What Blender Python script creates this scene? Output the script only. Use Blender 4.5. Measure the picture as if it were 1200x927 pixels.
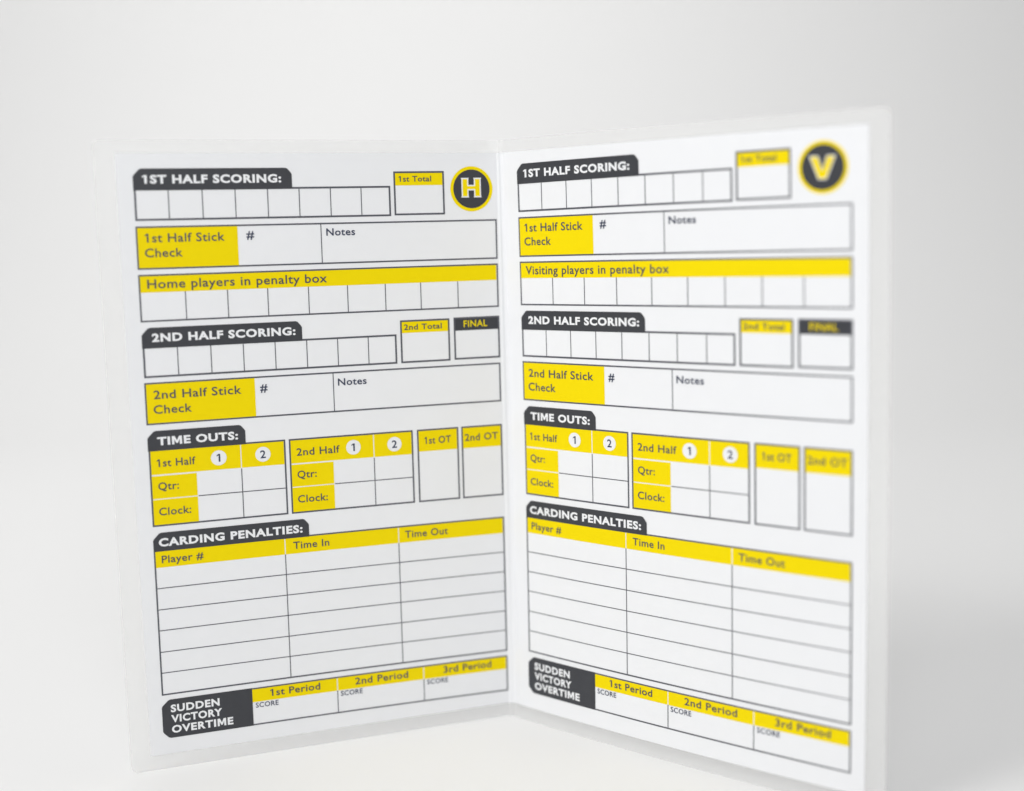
import bpy, bmesh, math
from mathutils import Vector, Matrix
import numpy as np

for o in list(bpy.data.objects):
    bpy.data.objects.remove(o)
SC = bpy.context.scene
COL = SC.collection
U = 0.82e-3                       # one layout unit of the printed card, in metres

# ------------------------------------------------------------------ camera
CAM_ROT = ((0.999688, 0.024993, 0.0), (-0.003119, 0.12475, -0.992183), (-0.024797, 0.991873, 0.124789))
CAM_LOC = Vector((0.9665, -364.651, 144.1469)) * U
cd = bpy.data.cameras.new('camera')
cam = bpy.data.objects.new('camera', cd)
COL.objects.link(cam)
m = Matrix(CAM_ROT).to_4x4()
m.translation = CAM_LOC
cam.matrix_world = m
cd.sensor_width = 36.0
cd.lens = 36.0 * 1461.1 / 1200.0
cd.clip_start = 0.01
cd.clip_end = 50
cd.dof.use_dof = True
cd.dof.focus_distance = 348 * U
cd.dof.aperture_fstop = 4.8
cd.dof.aperture_blades = 0
SC.camera = cam

# ------------------------------------------------------------------ light
W = bpy.data.worlds.new('World')
SC.world = W
W.use_nodes = True
bg = W.node_tree.nodes['Background']
bg.inputs[0].default_value = (0.99, 0.995, 1.0, 1)
bg.inputs[1].default_value = 0.26


def area(name, loc, target, size, power, color):
    l = bpy.data.lights.new(name, 'AREA')
    l.shape = 'RECTANGLE'
    l.size, l.size_y = size
    l.energy = power
    l.color = color
    o = bpy.data.objects.new(name, l)
    COL.objects.link(o)
    o.location = loc
    d = Vector(target) - Vector(loc)
    o.rotation_euler = d.to_track_quat('-Z', 'Y').to_euler()
    return o


area('key_softbox', (-0.66, -0.39, 0.62), (0.03, 0.04, 0.03), (0.32, 0.32), 3.55, (1.0, 0.99, 0.975))
area('front_softbox', (0.0, -0.8, 0.5), (0.0, 0.0, 0.05), (0.6, 0.6), 3.9, (0.985, 0.99, 1.0))
area('top_softbox', (-0.2, 0.25, 1.5), (0.0, 0.25, 0.0), (1.2, 1.2), 4.4, (1.0, 0.995, 0.985))
area('backdrop_fill', (-0.12, 0.22, 0.72), (-0.05, 0.95, 0.42), (0.34, 0.34), 2.2, (1.0, 0.997, 0.99))  # added unseen fill lamp, brightens the middle of the backdrop

SC.view_settings.view_transform = 'Standard'
SC.view_settings.look = 'None'
SC.view_settings.exposure = 0.0
SC.view_settings.gamma = 1.0
SC.view_settings.use_curve_mapping = False


# ------------------------------------------------------------------ materials
def new_mat(name):
    mt = bpy.data.materials.new(name)
    mt.use_nodes = True
    nt = mt.node_tree
    return mt, nt, nt.nodes['Principled BSDF']


def ink(name, col, rough=0.38, mottle=0.04, scale=900.0, spec=0.35):
    """printed ink or paper seen through a satin film: faint mottling and relief"""
    mt, nt, p = new_mat(name)
    tc = nt.nodes.new('ShaderNodeTexCoord')
    n = nt.nodes.new('ShaderNodeTexNoise')
    n.inputs['Scale'].default_value = scale
    n.inputs['Detail'].default_value = 4
    nt.links.new(tc.outputs['Object'], n.inputs['Vector'])
    mx = nt.nodes.new('ShaderNodeMix')
    mx.data_type = 'RGBA'
    nt.links.new(n.outputs['Fac'], mx.inputs['Factor'])
    mx.inputs['A'].default_value = (*[v * (1 - mottle) for v in col], 1)
    mx.inputs['B'].default_value = (*[min(1, v * (1 + mottle)) for v in col], 1)
    nt.links.new(mx.outputs['Result'], p.inputs['Base Color'])
    p.inputs['Roughness'].default_value = rough
    p.inputs['Specular IOR Level'].default_value = spec
    b = nt.nodes.new('ShaderNodeBump')
    b.inputs['Strength'].default_value = 0.06
    b.inputs['Distance'].default_value = 0.00005
    nt.links.new(n.outputs['Fac'], b.inputs['Height'])
    nt.links.new(b.outputs['Normal'], p.inputs['Normal'])
    return mt


M_PAPER = ink('white_paper', (0.785, 0.793, 0.81), 0.42, 0.012, 260.0)
M_BLACK = ink('black_ink', (0.040, 0.042, 0.049), 0.42, 0.08)
M_TEXT = ink('text_ink', (0.075, 0.075, 0.080), 0.42, 0.05)
M_NAVY = ink('navy_ink', (0.03, 0.04, 0.08), 0.42, 0.05)
M_LINE = ink('line_ink', (0.085, 0.088, 0.105), 0.42, 0.05)
M_YELLOW = ink('yellow_ink', (0.825, 0.645, 0.0008), 0.5, 0.02, spec=0.08)
M_WHITE = ink('knockout_white', (0.785, 0.793, 0.81), 0.42, 0.02)

# frosted laminate: milky plastic that lets some of the backdrop through
mt = bpy.data.materials.new('frosted_laminate')
mt.use_nodes = True
nt = mt.node_tree
nt.nodes.clear()
out = nt.nodes.new('ShaderNodeOutputMaterial')
tc = nt.nodes.new('ShaderNodeTexCoord')
nz = nt.nodes.new('ShaderNodeTexNoise')
nz.inputs['Scale'].default_value = 60
nz.inputs['Detail'].default_value = 5
nt.links.new(tc.outputs['Object'], nz.inputs['Vector'])
rp = nt.nodes.new('ShaderNodeMapRange')
rp.inputs['To Min'].default_value = 0.28
rp.inputs['To Max'].default_value = 0.32
nt.links.new(nz.outputs['Fac'], rp.inputs['Value'])
dif = nt.nodes.new('ShaderNodeBsdfDiffuse')
dif.inputs['Color'].default_value = (0.91, 0.91, 0.905, 1)
trl = nt.nodes.new('ShaderNodeBsdfTranslucent')
trl.inputs['Color'].default_value = (0.92, 0.92, 0.915, 1)
m1 = nt.nodes.new('ShaderNodeMixShader')
m1.inputs[0].default_value = 0.3
nt.links.new(dif.outputs[0], m1.inputs[1])
nt.links.new(trl.outputs[0], m1.inputs[2])
trn = nt.nodes.new('ShaderNodeBsdfTransparent')
m2 = nt.nodes.new('ShaderNodeMixShader')
nt.links.new(rp.outputs['Result'], m2.inputs[0])
nt.links.new(trn.outputs[0], m2.inputs[1])
nt.links.new(m1.outputs[0], m2.inputs[2])
gl = nt.nodes.new('ShaderNodeBsdfGlossy')
gl.inputs['Roughness'].default_value = 0.4
m3 = nt.nodes.new('ShaderNodeMixShader')
m3.inputs[0].default_value = 0.04
nt.links.new(m2.outputs[0], m3.inputs[1])
nt.links.new(gl.outputs[0], m3.inputs[2])
nt.links.new(m3.outputs[0], out.inputs['Surface'])
M_LAM = mt

# seamless paper backdrop
mt, nt, p = new_mat('seamless_backdrop_paper')
tc = nt.nodes.new('ShaderNodeTexCoord')
n = nt.nodes.new('ShaderNodeTexNoise')
n.inputs['Scale'].default_value = 3.0
n.inputs['Detail'].default_value = 3
nt.links.new(tc.outputs['Object'], n.inputs['Vector'])
mx = nt.nodes.new('ShaderNodeMix')
mx.data_type = 'RGBA'
nt.links.new(n.outputs['Fac'], mx.inputs['Factor'])
mx.inputs['A'].default_value = (0.832, 0.831, 0.828, 1)
mx.inputs['B'].default_value = (0.850, 0.849, 0.846, 1)
nt.links.new(mx.outputs['Result'], p.inputs['Base Color'])
p.inputs['Roughness'].default_value = 0.75
n2 = nt.nodes.new('ShaderNodeTexNoise')
n2.inputs['Scale'].default_value = 1200
nt.links.new(tc.outputs['Object'], n2.inputs['Vector'])
b = nt.nodes.new('ShaderNodeBump')
b.inputs['Strength'].default_value = 0.1
b.inputs['Distance'].default_value = 0.0001
nt.links.new(n2.outputs['Fac'], b.inputs['Height'])
nt.links.new(b.outputs['Normal'], p.inputs['Normal'])
M_BACK = mt

# ------------------------------------------------------------------ backdrop sweep
bm = bmesh.new()
prof = [(-1.6, 0.0), (-0.6, 0.0), (0.0, 0.0), (0.45, 0.0)]
R0 = 0.55
for i in range(0, 25):
    a = math.radians(90 * i / 24)
    prof.append((0.45 + R0 * math.sin(a), R0 - R0 * math.cos(a)))
prof.append((1.0, 2.2))
xs = [-2.2 + 4.4 * i / 22 for i in range(23)]
rows = [[bm.verts.new((x, y, z)) for x in xs] for y, z in prof]
for a, b_ in zip(rows, rows[1:]):
    for i in range(len(xs) - 1):
        f = bm.faces.new((a[i], a[i + 1], b_[i + 1], b_[i]))
        f.smooth = True
me = bpy.data.meshes.new('backdrop')
bm.to_mesh(me)
bm.free()
me.materials.append(M_BACK)
o = bpy.data.objects.new('backdrop', me)
COL.objects.link(o)
o['kind'] = 'structure'
o['label'] = 'seamless white paper sweep under and behind the scorecard'

# ------------------------------------------------------------------ shape of the two leaves
PAGE = {
 "L": {"R": [[0.946613, 0.003165, 0.322356], [0.322364, -0.002355, -0.946613], [-0.002237, 0.999992, -0.00325]],
       "t": [-49.7839, -16.7337, 89.3148], "k": [0.0755, -0.057],
       "wx": [0.0149, -0.0491, 0.0213, -0.1961, -0.0882, 0.0596, 0.0084, 0.017],
       "wy": [0.0094, 0.0577, -0.0304, 0.1979, -0.0859, 0.1204, 0.1324, -0.0758]},
 "R": {"R": [[0.784241, -0.003165, -0.620449], [-0.620444, 0.002355, -0.784247], [0.003944, 0.999992, -0.000117]],
       "t": [43.2068, -36.2029, 90.0651], "k": [-0.499, 0.1092],
       "wx": [-0.0114, 0.0519, 0.011, -0.2315, -0.0139, 0.024, -0.0088, -0.0313],
       "wy": [0.0617, -0.0043, -0.0136, 0.0785, -0.0653, -0.0809, -0.0553, -0.0695]}}
PR = {s: np.array(PAGE[s]['R']) for s in 'LR'}
PT = {s: np.array(PAGE[s]['t']) for s in 'LR'}


def surf(s, x, y, h=0.0):
    """point of leaf s at layout position x, y, raised h units off its face"""
    k, k2 = PAGE[s]['k']
    a, b = x - 50, y - 100
    v = np.array([a, b, k * a * a / 1000 + k2 * b * b / 1000 + h])
    return PR[s] @ v + PT[s]


def warp(s, x, y):
    a, b = (x - 50) / 50, (y - 100) / 80
    t = np.array([1, a, b, a * b, a * a, b * b, a * a * b, a * b * b])
    return x + float(t @ np.array(PAGE[s]['wx'])), y + float(t @ np.array(PAGE[s]['wy']))


XL, XR = 102.35, -6.55           # layout x of the crease on each leaf
AR = 1.9                        # half width of the rounded crease


def yz(s, x, z):
    """layout y on leaf s where world height is z"""
    y = z
    for _ in range(4):
        y += z - surf(s, x, y)[2]
    return y


def sheet_pt(u, z, h=0.0):
    """u < 0 runs along the left leaf, u > 0 along the right, 0 = crease"""
    def leaf(u_):
        s, x = ('L', XL + u_) if u_ < 0 else ('R', XR + u_)
        return surf(s, x, yz(s, x, z), h)
    if abs(u) >= AR:
        return leaf(u)
    a, c = leaf(-AR), leaf(AR)
    cr = 0.5 * (surf('L', XL, yz('L', XL, z), h) + surf('R', XR, yz('R', XR, z), h))
    t = (u + AR) / (2 * AR)
    g = 0.22 * math.exp(-((u + 1.1) / 0.55) ** 2) - 0.10 * math.exp(-((u - 0.9) / 0.5) ** 2)
    p = (1 - t) ** 2 * a + 2 * t * (1 - t) * cr + t * t * c
    return p + np.array([0.0, -g, 0.0])


def frange(a, b, step):
    n = max(1, int(math.ceil((b - a) / step)))
    return [a + (b - a) * i / n for i in range(n + 1)]


def link(name, bm, mat, parent=None, label=None, smooth=False, scale=U):
    if smooth:
        for f in bm.faces:
            f.smooth = True
    for v in bm.verts:
        v.co = v.co * scale
    me = bpy.data.meshes.new(name)
    bm.to_mesh(me)
    bm.free()
    me.materials.append(mat)
    o = bpy.data.objects.new(name, me)
    COL.objects.link(o)
    o.parent = parent
    if label:
        o['label'] = label
    return o


def slab(us, zrange, h0, h1, corner=0.0, clip=None):
    """curved solid sheet over u positions; zrange(u) -> (z0, z1)"""
    bm = bmesh.new()
    NV = 22
    F, B = [], []
    for u in us:
        z0, z1 = zrange(u)
        zs = [z0 + (z1 - z0) * j / NV for j in range(NV + 1)]
        F.append([bm.verts.new(sheet_pt(u, z, h1)) for z in zs])
        B.append([bm.verts.new(sheet_pt(u, z, h0)) for z in zs])
    for i in range(len(us) - 1):
        for j in range(NV):
            bm.faces.new((F[i][j], F[i + 1][j], F[i + 1][j + 1], F[i][j + 1])).smooth = True
            bm.faces.new((B[i][j], B[i][j + 1], B[i + 1][j + 1], B[i + 1][j])).smooth = True
    # the cut edge gets vertices of its own so that it stays crisp
    ring = [(i, 0) for i in range(len(us))] + [(len(us) - 1, j) for j in range(1, NV + 1)] \
        + [(i, NV) for i in range(len(us) - 2, -1, -1)] + [(0, j) for j in range(NV - 1, 0, -1)]
    rf = [bm.verts.new(F[i][j].co) for i, j in ring]
    rb = [bm.verts.new(B[i][j].co) for i, j in ring]
    for k in range(len(ring)):
        n = (k + 1) % len(ring)
        bm.faces.new((rf[k], rb[k], rb[n], rf[n]))
    return bm


card = bpy.data.objects.new('scorecard', None)
COL.objects.link(card)
card['label'] = 'laminated white and yellow folded lacrosse scorecard standing open on white paper'
card['category'] = 'scorecard'

# laminate: one piece folded at the crease, corners rounded
uL, uR = -(XL + 9.8), 109.1 - XR
ZB, ZT = 0.0, 172.3
RC = 2.2


def zr_lam(u):
    d = min(u - uL, uR - u)
    c = RC - math.sqrt(max(0, RC * RC - (RC - d) ** 2)) if d < RC else 0.0
    return ZB + c, ZT + 0.0 * u - c


us = [uL, uL + .15, uL + .45, uL + .9, uL + 1.5] + frange(uL + RC, -AR, 4.0) \
    + frange(-AR, AR, 0.25)[1:] + frange(AR, uR - RC, 4.0)[1:] + [uR - 1.5, uR - .9, uR - .45, uR - .15, uR]
link('laminate_sheet', slab(us, zr_lam, -0.36, 0.0), M_LAM, card)

ZP0, ZP1 = 4.3, 168.7           # printed sheet, bottom and top heights
leafobj = {}
o = link('page', slab(frange(-(XL + 4.3), -AR, 2.5), lambda u: (ZP0, ZP1), 0.02, 0.14), M_PAPER, card)
o['label'] = 'left page of the card with the black and yellow H badge'
leafobj['L'] = o
o = link('page', slab(frange(AR, 103.95 - XR, 2.5), lambda u: (ZP0, ZP1), 0.02, 0.14), M_PAPER, card)
o['label'] = 'right page of the card with the black and yellow V badge'
leafobj['R'] = o
link('fold_strip', slab(frange(-AR, AR, 0.2), lambda u: (ZP0, ZP1), 0.02, 0.14), M_PAPER, card)

# ------------------------------------------------------------------ print
BASE = 0.14
Hh = {'field': 0.03, 'line': 0.06, 'tab': 0.075, 'disc': 0.09, 'text': 0.105}


def emit(name, bm, mat, side, h, label=None):
    """cut a flat shape (layout units) fine enough to follow the leaf, then lay it on the leaf"""
    xs_ = [v.co.x for v in bm.verts]
    ys_ = [v.co.y for v in bm.verts]
    for ax, lo, hi, st in ((0, min(xs_), max(xs_), 3.0), (1, min(ys_), max(ys_), 6.0)):
        k = math.floor(lo / st) + 1
        while k * st < hi:
            co = (k * st, 0, 0) if ax == 0 else (0, k * st, 0)
            no = (1, 0, 0) if ax == 0 else (0, 1, 0)
            bmesh.ops.bisect_plane(bm, geom=bm.verts[:] + bm.edges[:] + bm.faces[:], dist=1e-5, plane_co=co, plane_no=no)
            k += 1
    for v in bm.verts:
        x, y = warp(side, v.co.x, v.co.y)
        v.co = surf(side, x, y, BASE + h)
    return link(name, bm, mat, leafobj[side], label)


def add_poly(bm, pts):
    bm.faces.new([bm.verts.new((x, y, 0)) for x, y in pts])


def add_rect(bm, x0, y0, x1, y1):
    add_poly(bm, [(x0, y0), (x1, y0), (x1, y1), (x0, y1)])


def field(side, x0, y0, x1, y1, gaps_x=(), gaps_y=(), mat=None, name='yellow_field'):
    """a solid printed field, split by thin unprinted gaps"""
    bm = bmesh.new()
    gx = [x0] + [v for g in gaps_x for v in (g - .14, g + .14)] + [x1]
    gy = [y0] + [v for g in gaps_y for v in (g - .14, g + .14)] + [y1]
    for i in range(0, len(gx), 2):
        for j in range(0, len(gy), 2):
            add_rect(bm, gx[i], gy[j], gx[i + 1], gy[j + 1])
    return emit(name, bm, mat or M_YELLOW, side, Hh['field'])


def ruled(side, x0, y0, x1, y1, lines=(), w=0.5):
    """outline with inner rules; a rule is ('v', x, ya, yb) or ('h', y, xa, xb)"""
    bm = bmesh.new()
    a = w / 2
    add_rect(bm, x0 - a, y0 - a, x1 + a, y0 + a)
    add_rect(bm, x0 - a, y1 - a, x1 + a, y1 + a)
    add_rect(bm, x0 - a, y0 + a, x0 + a, y1 - a)
    add_rect(bm, x1 - a, y0 + a, x1 + a, y1 - a)
    o = emit('box_outline', bm, M_LINE, side, Hh['line'])
    t = 0.13
    for k, c, p, q in lines:
        bm = bmesh.new()
        if k == 'v':
            add_rect(bm, c - t, p, c + t, q)
        else:
            add_rect(bm, p, c - t, q, c + t)
        emit('cell_rule', bm, M_LINE, side, Hh['line'] - (0.01 if k == 'v' else 0.02))
    return o


def glyphs(txt, offset, spacing=1.0):
    cu = bpy.data.curves.new('caption', 'FONT')
    cu.body = txt
    cu.offset = offset
    cu.size = 1.0
    cu.space_character = spacing
    cu.resolution_u = 3
    ob = bpy.data.objects.new('caption', cu)
    COL.objects.link(ob)
    dg = bpy.context.evaluated_depsgraph_get()
    me = ob.evaluated_get(dg).to_mesh()
    V = [(v.co.x, v.co.y) for v in me.vertices]
    Fs = [tuple(p.vertices) for p in me.polygons]
    ob.evaluated_get(dg).to_mesh_clear()
    bpy.data.objects.remove(ob)
    bpy.data.curves.remove(cu)
    return V, Fs


_cap = {}


def capheight(offset):
    if offset not in _cap:
        V, _ = glyphs('H', offset)
        _cap[offset] = (min(v[1] for v in V), max(v[1] for v in V))
    return _cap[offset]


CACHE = {}
M_SHAPE = [(0, 0), (0, 1), (.28, 1), (.5, .47), (.72, 1), (1, 1), (1, 0), (.765, 0), (.765, .6), (.58, .14), (.42, .14), (.235, .6), (.235, 0)]


def bold_m(V, Fs, index, cap):
    par = list(range(len(V)))

    def root(i):
        while par[i] != i:
            i = par[i]
        return i
    for f in Fs:
        for i in f[1:]:
            par[root(i)] = root(f[0])
    isl = {}
    for i in range(len(V)):
        isl.setdefault(root(i), []).append(i)
    order = sorted((r for r in isl if len(isl[r]) > 2), key=lambda r: sum(V[i][0] for i in isl[r]) / len(isl[r]))
    r = order[index]
    a, b = min(V[i][0] for i in isl[r]), max(V[i][0] for i in isl[r])
    Fs = [f for f in Fs if root(f[0]) != r]
    n = len(V)
    V = V + [(a + (b - a) * x, cap[0] + (cap[1] - cap[0]) * y) for x, y in M_SHAPE]
    Fs = Fs + [(n, n + 1, n + 2, n + 11, n + 12), (n + 2, n + 3, n + 10, n + 11), (n + 3, n + 9, n + 10), (n + 3, n + 4, n + 8, n + 9), (n + 4, n + 5, n + 6, n + 7, n + 8)]
    return V, Fs


def caption(side, txt, x0, x1, y, cap, mat, offset=0.012, h=None, spacing=1.07, label=True):
    """text whose ink runs from x0 to x1 on baseline y with capital height cap"""
    key = (txt, offset, spacing)
    if key not in CACHE:
        V, Fs = glyphs(txt, offset, spacing)
        xm = min(v[0] for v in V)
        if txt[0] == '1':                          # give the plain bar of the 1 its flag
            stem = 0.09 + 2 * offset
            c0, c1 = capheight(offset)
            n = len(V)
            V += [(xm + .01, c1), (xm + .01, c1 - .12 - offset), (xm - .13 - offset * .5, c1 - .215), (xm - .13 - offset * .5, c1 - .115)]
            Fs += [(n, n + 3, n + 2, n + 1)]
        if offset > .03 and 'M' in txt:            # a bold M with an open middle
            V, Fs = bold_m(V, Fs, txt.replace(' ', '').index('M'), capheight(offset))
        CACHE[key] = (V, Fs)
    V, Fs = CACHE[key]
    xa, xb = min(v[0] for v in V), max(v[0] for v in V)
    c0, c1 = capheight(offset)
    sx = (x1 - x0) / (xb - xa)
    sy = cap / (c1 - c0)
    bm = bmesh.new()
    vs = [bm.verts.new((x0 + (vx - xa) * sx, y + (vy - c0) * sy, 0)) for vx, vy in V]
    for f in Fs:
        try:
            bm.faces.new([vs[i] for i in f])
        except ValueError:
            pass
    bmesh.ops.delete(bm, geom=[v for v in bm.verts if not v.link_faces], context='VERTS')
    return emit('caption', bm, mat, side, h or Hh['text'], 'printed words ' + txt if label and len(txt) > 1 else None)


def disc(side, cx, cy, r, mat, h, name, n=48):
    bm = bmesh.new()
    vs = [bm.verts.new((cx + r * math.cos(2 * math.pi * i / n), cy + r * math.sin(2 * math.pi * i / n), 0)) for i in range(n)]
    bm.faces.new(vs)
    return emit(name, bm, mat, side, h)


def tab(side, xr, y0, y1, txt, tx0, tx1, ty, cap):
    bm = bmesh.new()
    add_poly(bm, [(-0.35, y0 - .25), (xr, y0 - .25), (xr, y1 - 1.7), (xr - .35, y1 - 1.15), (xr - 1.15, y1 - .2), (xr - 1.7, y1),
                  (1.9, y1), (1.3, y1 - .2), (-.05, y1 - 1.6), (-.35, y1 - 2.1)])
    emit('header_tab', bm, M_BLACK, side, Hh['tab'])
    caption(side, txt, tx0, tx1, ty, cap, M_WHITE, offset=0.042, spacing=1.12)


def letter(side, polys, cx, cy, grow, mat, h, name):
    """union of convex pieces, grown outward for the white outline"""
    bm = bmesh.new()
    for k, pl in enumerate(polys):
        mx_, my_ = sum(p[0] for p in pl) / len(pl), sum(p[1] for p in pl) / len(pl)
        n = len(pl)
        res = []
        for i in range(n):
            a, b, c = Vector(pl[i - 1]), Vector(pl[i]), Vector(pl[(i + 1) % n])
            e1, e2 = (b - a).normalized(), (c - b).normalized()
            n1, n2 = Vector((e1.y, -e1.x)), Vector((e2.y, -e2.x))
            d = (n1 + n2)
            q = b + d * (grow / max(0.5, 1 + n1.dot(n2)))
            res.append((cx + q.x, cy + q.y))
        add_poly(bm, res)
    bm.normal_update()
    bmesh.ops.triangulate(bm, faces=bm.faces[:])
    return emit(name, bm, mat, side, h)


HP = [[(-2.85, -2.6), (-.9, -2.6), (-.98, -2.3), (-.98, -.62), (.98, -.62), (.98, -2.3), (.9, -2.6), (2.85, -2.6),
       (2.75, -2.3), (2.75, 2.3), (2.85, 2.6), (.9, 2.6), (.98, 2.3), (.98, .62), (-.98, .62), (-.98, 2.3), (-.9, 2.6),
       (-2.85, 2.6), (-2.75, 2.3), (-2.75, -2.3)]]
VP = [[(-3.15, 2.6), (-.95, -2.75), (.95, -2.75), (3.15, 2.6), (1.2, 2.6), (0.0, -.85), (-1.2, 2.6)]]

LY = {"b1t": 170.0, "b1b": 162.12, "t1t": 175.43, "tot": 173.95, "tob": 162.3, "toy": 170.32, "s1t": 160.2, "s1b": 149.3,
      "pt": 147.54, "py": 143.02, "pb": 135.43, "t2t": 133.67, "b2t": 128.41, "b2b": 120.55, "t2ot": 132.29, "t2ob": 120.59,
      "t2oy": 128.9, "ft": 132.42, "fb": 120.74, "s2t": 118.76, "s2b": 107.77, "t3t": 105.88, "at": 100.64, "ab": 79.81,
      "ah": 93.71, "am": 87.12, "oy": 94.43, "t4t": 77.83, "kt": 72.87, "ky": 68.1, "kb": 31.96, "ut": 30.11, "ub": 19.46, "uy": 26.11}
KR = [62.28, 56.27, 50.32, 44.19, 38.19]


def build_page(s):
    Y = LY
    X1 = 100.0
    # first half scoring
    ruled(s, 0, Y['b1b'], 68.67, Y['b1t'], [('v', x, Y['b1b'], Y['b1t']) for x in (8.48, 17.26, 25.94, 34.64, 43.23, 51.9, 60.54)])
    tab(s, 41.4, Y['b1t'], Y['t1t'], '1ST HALF SCORING:', 2.0, 38.5, 171.5, 2.25)
    field(s, 70.17, Y['toy'], 84.2, Y['tot'])
    ruled(s, 70.17, Y['tob'], 84.46, Y['tot'])
    caption(s, '1st Total', 71.4, 80.9, 171.35, 1.55, M_TEXT, offset=0.015)
    # badge
    disc(s, 92.85, 169.1, 6.35, M_YELLOW, Hh['field'], 'badge_ring', 72)
    disc(s, 92.85, 169.1, 5.45, M_BLACK, Hh['tab'], 'badge_disc', 72)
    P = HP if s == 'L' else VP
    nm = 'badge_letter_outline'
    letter(s, P, 92.75, 169.45 if s == 'L' else 169.1, .16, M_WHITE, Hh['disc'], nm)
    letter(s, P, 92.75, 169.45 if s == 'L' else 169.1, -.2 if s == 'L' else -.12, M_YELLOW, Hh['text'], 'badge_letter')
    # first half stick check
    field(s, 0, Y['s1b'], 26.11, Y['s1t'])
    ruled(s, -.15, Y['s1b'], X1, Y['s1t'], [('v', 48.87, Y['s1b'], Y['s1t'])], 0.42)
    caption(s, '1st Half Stick', 1.9, 22.6, 156.2, 2.3, M_TEXT)
    caption(s, 'Check', 1.7, 11.4, 152.3, 2.3, M_TEXT)
    caption(s, '#', 28.4, 30.5, 156.5, 2.3, M_NAVY, offset=0.015)
    caption(s, 'Notes', 50.3, 58.4, 156.85, 2.0, M_NAVY, offset=0.015)
    # penalty box
    field(s, 0, Y['py'], 99.7, Y['pt'])
    ruled(s, -.15, Y['pb'], X1, Y['pt'], [('v', x, Y['pb'], Y['py']) for x in (11.57, 22.67, 33.48, 44.7, 55.66, 66.49, 76.83, 87.89)], 0.42)
    if s == 'L':
        caption(s, 'Home players in penalty box', 1.85, 50.0, 144.05, 2.4, M_TEXT)
    else:
        caption(s, 'Visiting players in penalty box', 1.85, 50.2, 144.05, 2.4, M_TEXT)
    # second half scoring
    ruled(s, 0, Y['b2b'], 69.0, Y['b2t'], [('v', x, Y['b2b'], Y['b2t']) for x in (8.72, 17.49, 26.19, 34.84, 43.58, 52.27, 61.02)])
    tab(s, 42.43, Y['b2t'], Y['t2t'], '2ND HALF SCORING:', 2.3, 40.6, 129.85, 2.25)
    field(s, 70.65, Y['t2oy'], 84.6, Y['t2ot'])
    ruled(s, 70.65, Y['t2ob'], 84.81, Y['t2ot'])
    caption(s, '2nd Total', 71.5, 82.7, 129.75, 1.6, M_TEXT, offset=0.015)
    ruled(s, 86.55, Y['fb'], X1, Y['ft'])
    field(s, 86.3, 128.85, 100.25, Y['ft'] + .25, mat=M_BLACK, name='header_field')
    caption(s, 'FINAL', 89.3, 96.5, 129.8, 1.9, M_YELLOW, offset=0.010)
    # second half stick check
    field(s, 0, Y['s2b'], 28.82, Y['s2t'])
    ruled(s, -.15, Y['s2b'], X1, Y['s2t'], [('v', 50.62, Y['s2b'], Y['s2t'])], 0.42)
    caption(s, '2nd Half Stick', 1.9, 25.1, 114.5, 2.3, M_TEXT)
    caption(s, 'Check', 1.7, 11.7, 110.5, 2.3, M_TEXT)
    caption(s, '#', 30.2, 32.2, 114.6, 2.3, M_NAVY, offset=0.015)
    caption(s, 'Notes', 51.9, 60.1, 115.05, 2.0, M_NAVY, offset=0.015)
    # time outs
    tab(s, 25.61, Y['at'], Y['t3t'], 'TIME OUTS:', 2.2, 23.6, 101.9, 2.25)
    for x0, x1, xy, xd, t, ta, tb, c1, c2 in ((0, 36.22, 12.06, 24.15, '1st Half', 1.8, 11.9, 18.15, 30.15),
                                              (37.64, 72.85, 49.74, 61.51, '2nd Half', 39.45, 51.65, 55.6, 67.55)):
        field(s, x0, Y['ah'] + .2, x1 - .25, Y['at'], gaps_x=(xd,))
        field(s, x0, Y['ab'], xy, Y['ah'] - .2, gaps_y=(Y['am'],))
        ruled(s, x0, Y['ab'], x1, Y['at'], [('v', xd, Y['ab'], Y['ah']), ('h', Y['am'], xy + .2, x1)], 0.45)
        caption(s, t, ta, tb, 96.0, 2.1, M_TEXT)
        caption(s, 'Qtr:', x0 + 1.8, x0 + 7.2, 89.6, 2.1, M_TEXT)
        caption(s, 'Clock:', x0 + 1.65, x0 + 10.1, 82.6, 2.1, M_TEXT)
        disc(s, c1, 97.2, 2.1, M_WHITE, Hh['disc'], 'number_circle')
        disc(s, c2, 97.2, 2.1, M_WHITE, Hh['disc'], 'number_circle')
        caption(s, '1', c1 - .55, c1 + .4, 96.1, 2.2, M_NAVY, offset=0.016)
        caption(s, '2', c2 - .75, c2 + .75, 96.1, 2.2, M_NAVY, offset=0.02)
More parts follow.
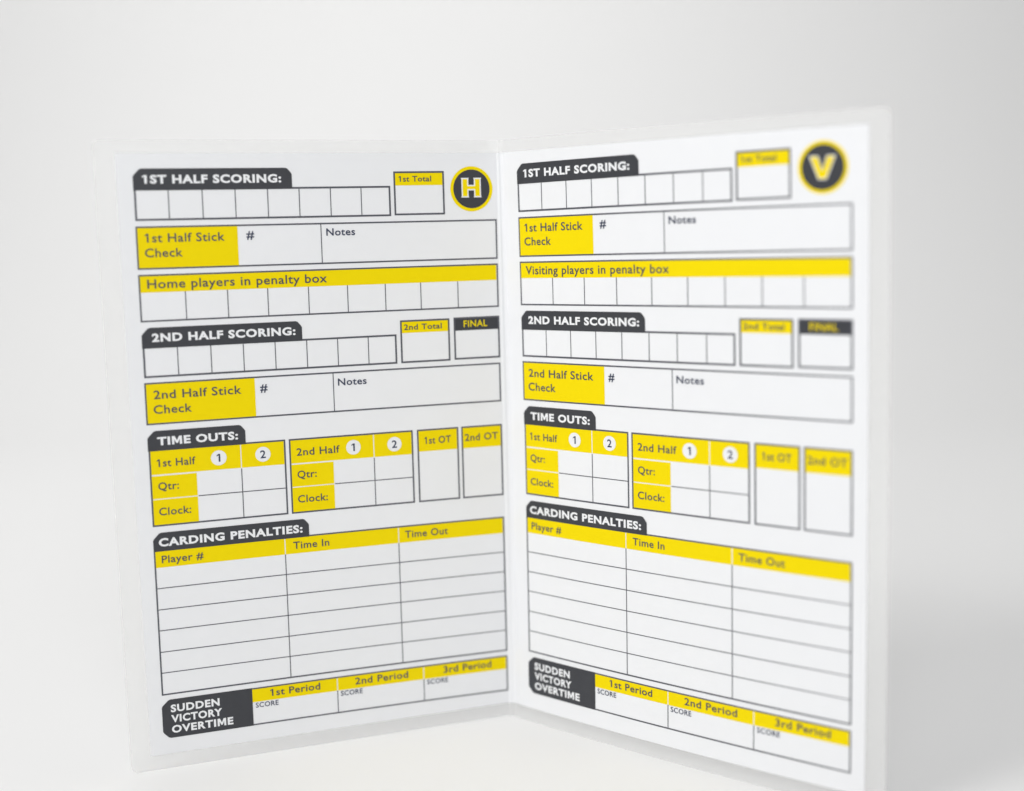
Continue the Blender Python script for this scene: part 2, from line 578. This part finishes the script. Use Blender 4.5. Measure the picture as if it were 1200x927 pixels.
    for x0, x1, t, ta, tb in ((74.55, 86.54, '1st OT', 76.5, 84.45), (87.91, 100.0, '2nd OT', 88.7, 98.9)):
        field(s, x0, Y['oy'], x1 - .25, Y['at'])
        ruled(s, x0, Y['ab'], x1, Y['at'], (), 0.45)
        caption(s, t, ta, tb, 96.55, 2.05, M_TEXT)
    # carding penalties
    tab(s, 42.02, Y['kt'], Y['t4t'], 'CARDING PENALTIES:', 1.1, 40.2, 73.95, 2.3)
    field(s, 0, Y['ky'], 99.7, Y['kt'], gaps_x=(35.11, 67.87))
    ruled(s, -.15, Y['kb'], X1, Y['kt'], [('h', y, 0, 100) for y in KR] + [('v', x, Y['kb'], Y['ky']) for x in (35.11, 67.87)], 0.42)
    caption(s, 'Player #', 1.65, 12.7, 69.3, 2.1, M_TEXT)
    caption(s, 'Time In', 37.4, 47.6, 69.4, 2.1, M_TEXT)
    caption(s, 'Time Out', 69.8, 82.7, 69.4, 2.1, M_TEXT)
    # sudden victory overtime
    ub, ut = Y['ub'], Y['ut']
    field(s, 24.0, Y['uy'], 99.7, ut, gaps_x=(48.3, 74.03))
    ruled(s, 23.0, ub, X1, ut, [('v', x, ub, Y['uy']) for x in (48.3, 74.03)], 0.4)
    bm = bmesh.new()
    add_poly(bm, [(1.5, ub - .25), (24.08, ub - .25), (24.08, ut + .25), (1.8, ut + .25), (1.2, ut), (-.3, ut - 1.4),
                  (-.55, ut - 1.9), (-.55, ub + 1.8), (-.3, ub + 1.3), (.9, ub)])
    emit('header_block', bm, M_BLACK, s, Hh['tab'])
    caption(s, 'SUDDEN', 1.8, 15.0, 26.6, 2.2, M_WHITE, offset=0.038, spacing=1.12)
    caption(s, 'VICTORY', 1.8, 15.6, 23.6, 2.2, M_WHITE, offset=0.038, spacing=1.12)
    caption(s, 'OVERTIME', 1.8, 18.5, 20.55, 2.2, M_WHITE, offset=0.038, spacing=1.12)
    for t, a, b in (('1st Period', 29.1, 43.3), ('2nd Period', 53.5, 69.3), ('3rd Period', 80.1, 95.0)):
        caption(s, t, a, b, 27.25, 2.05, M_TEXT, offset=0.015)
    for a in (24.9, 49.2, 75.0):
        caption(s, 'SCORE', a, a + 6.4, 24.4, 1.45, M_NAVY, offset=0.010)


build_page('L')
build_page('R')
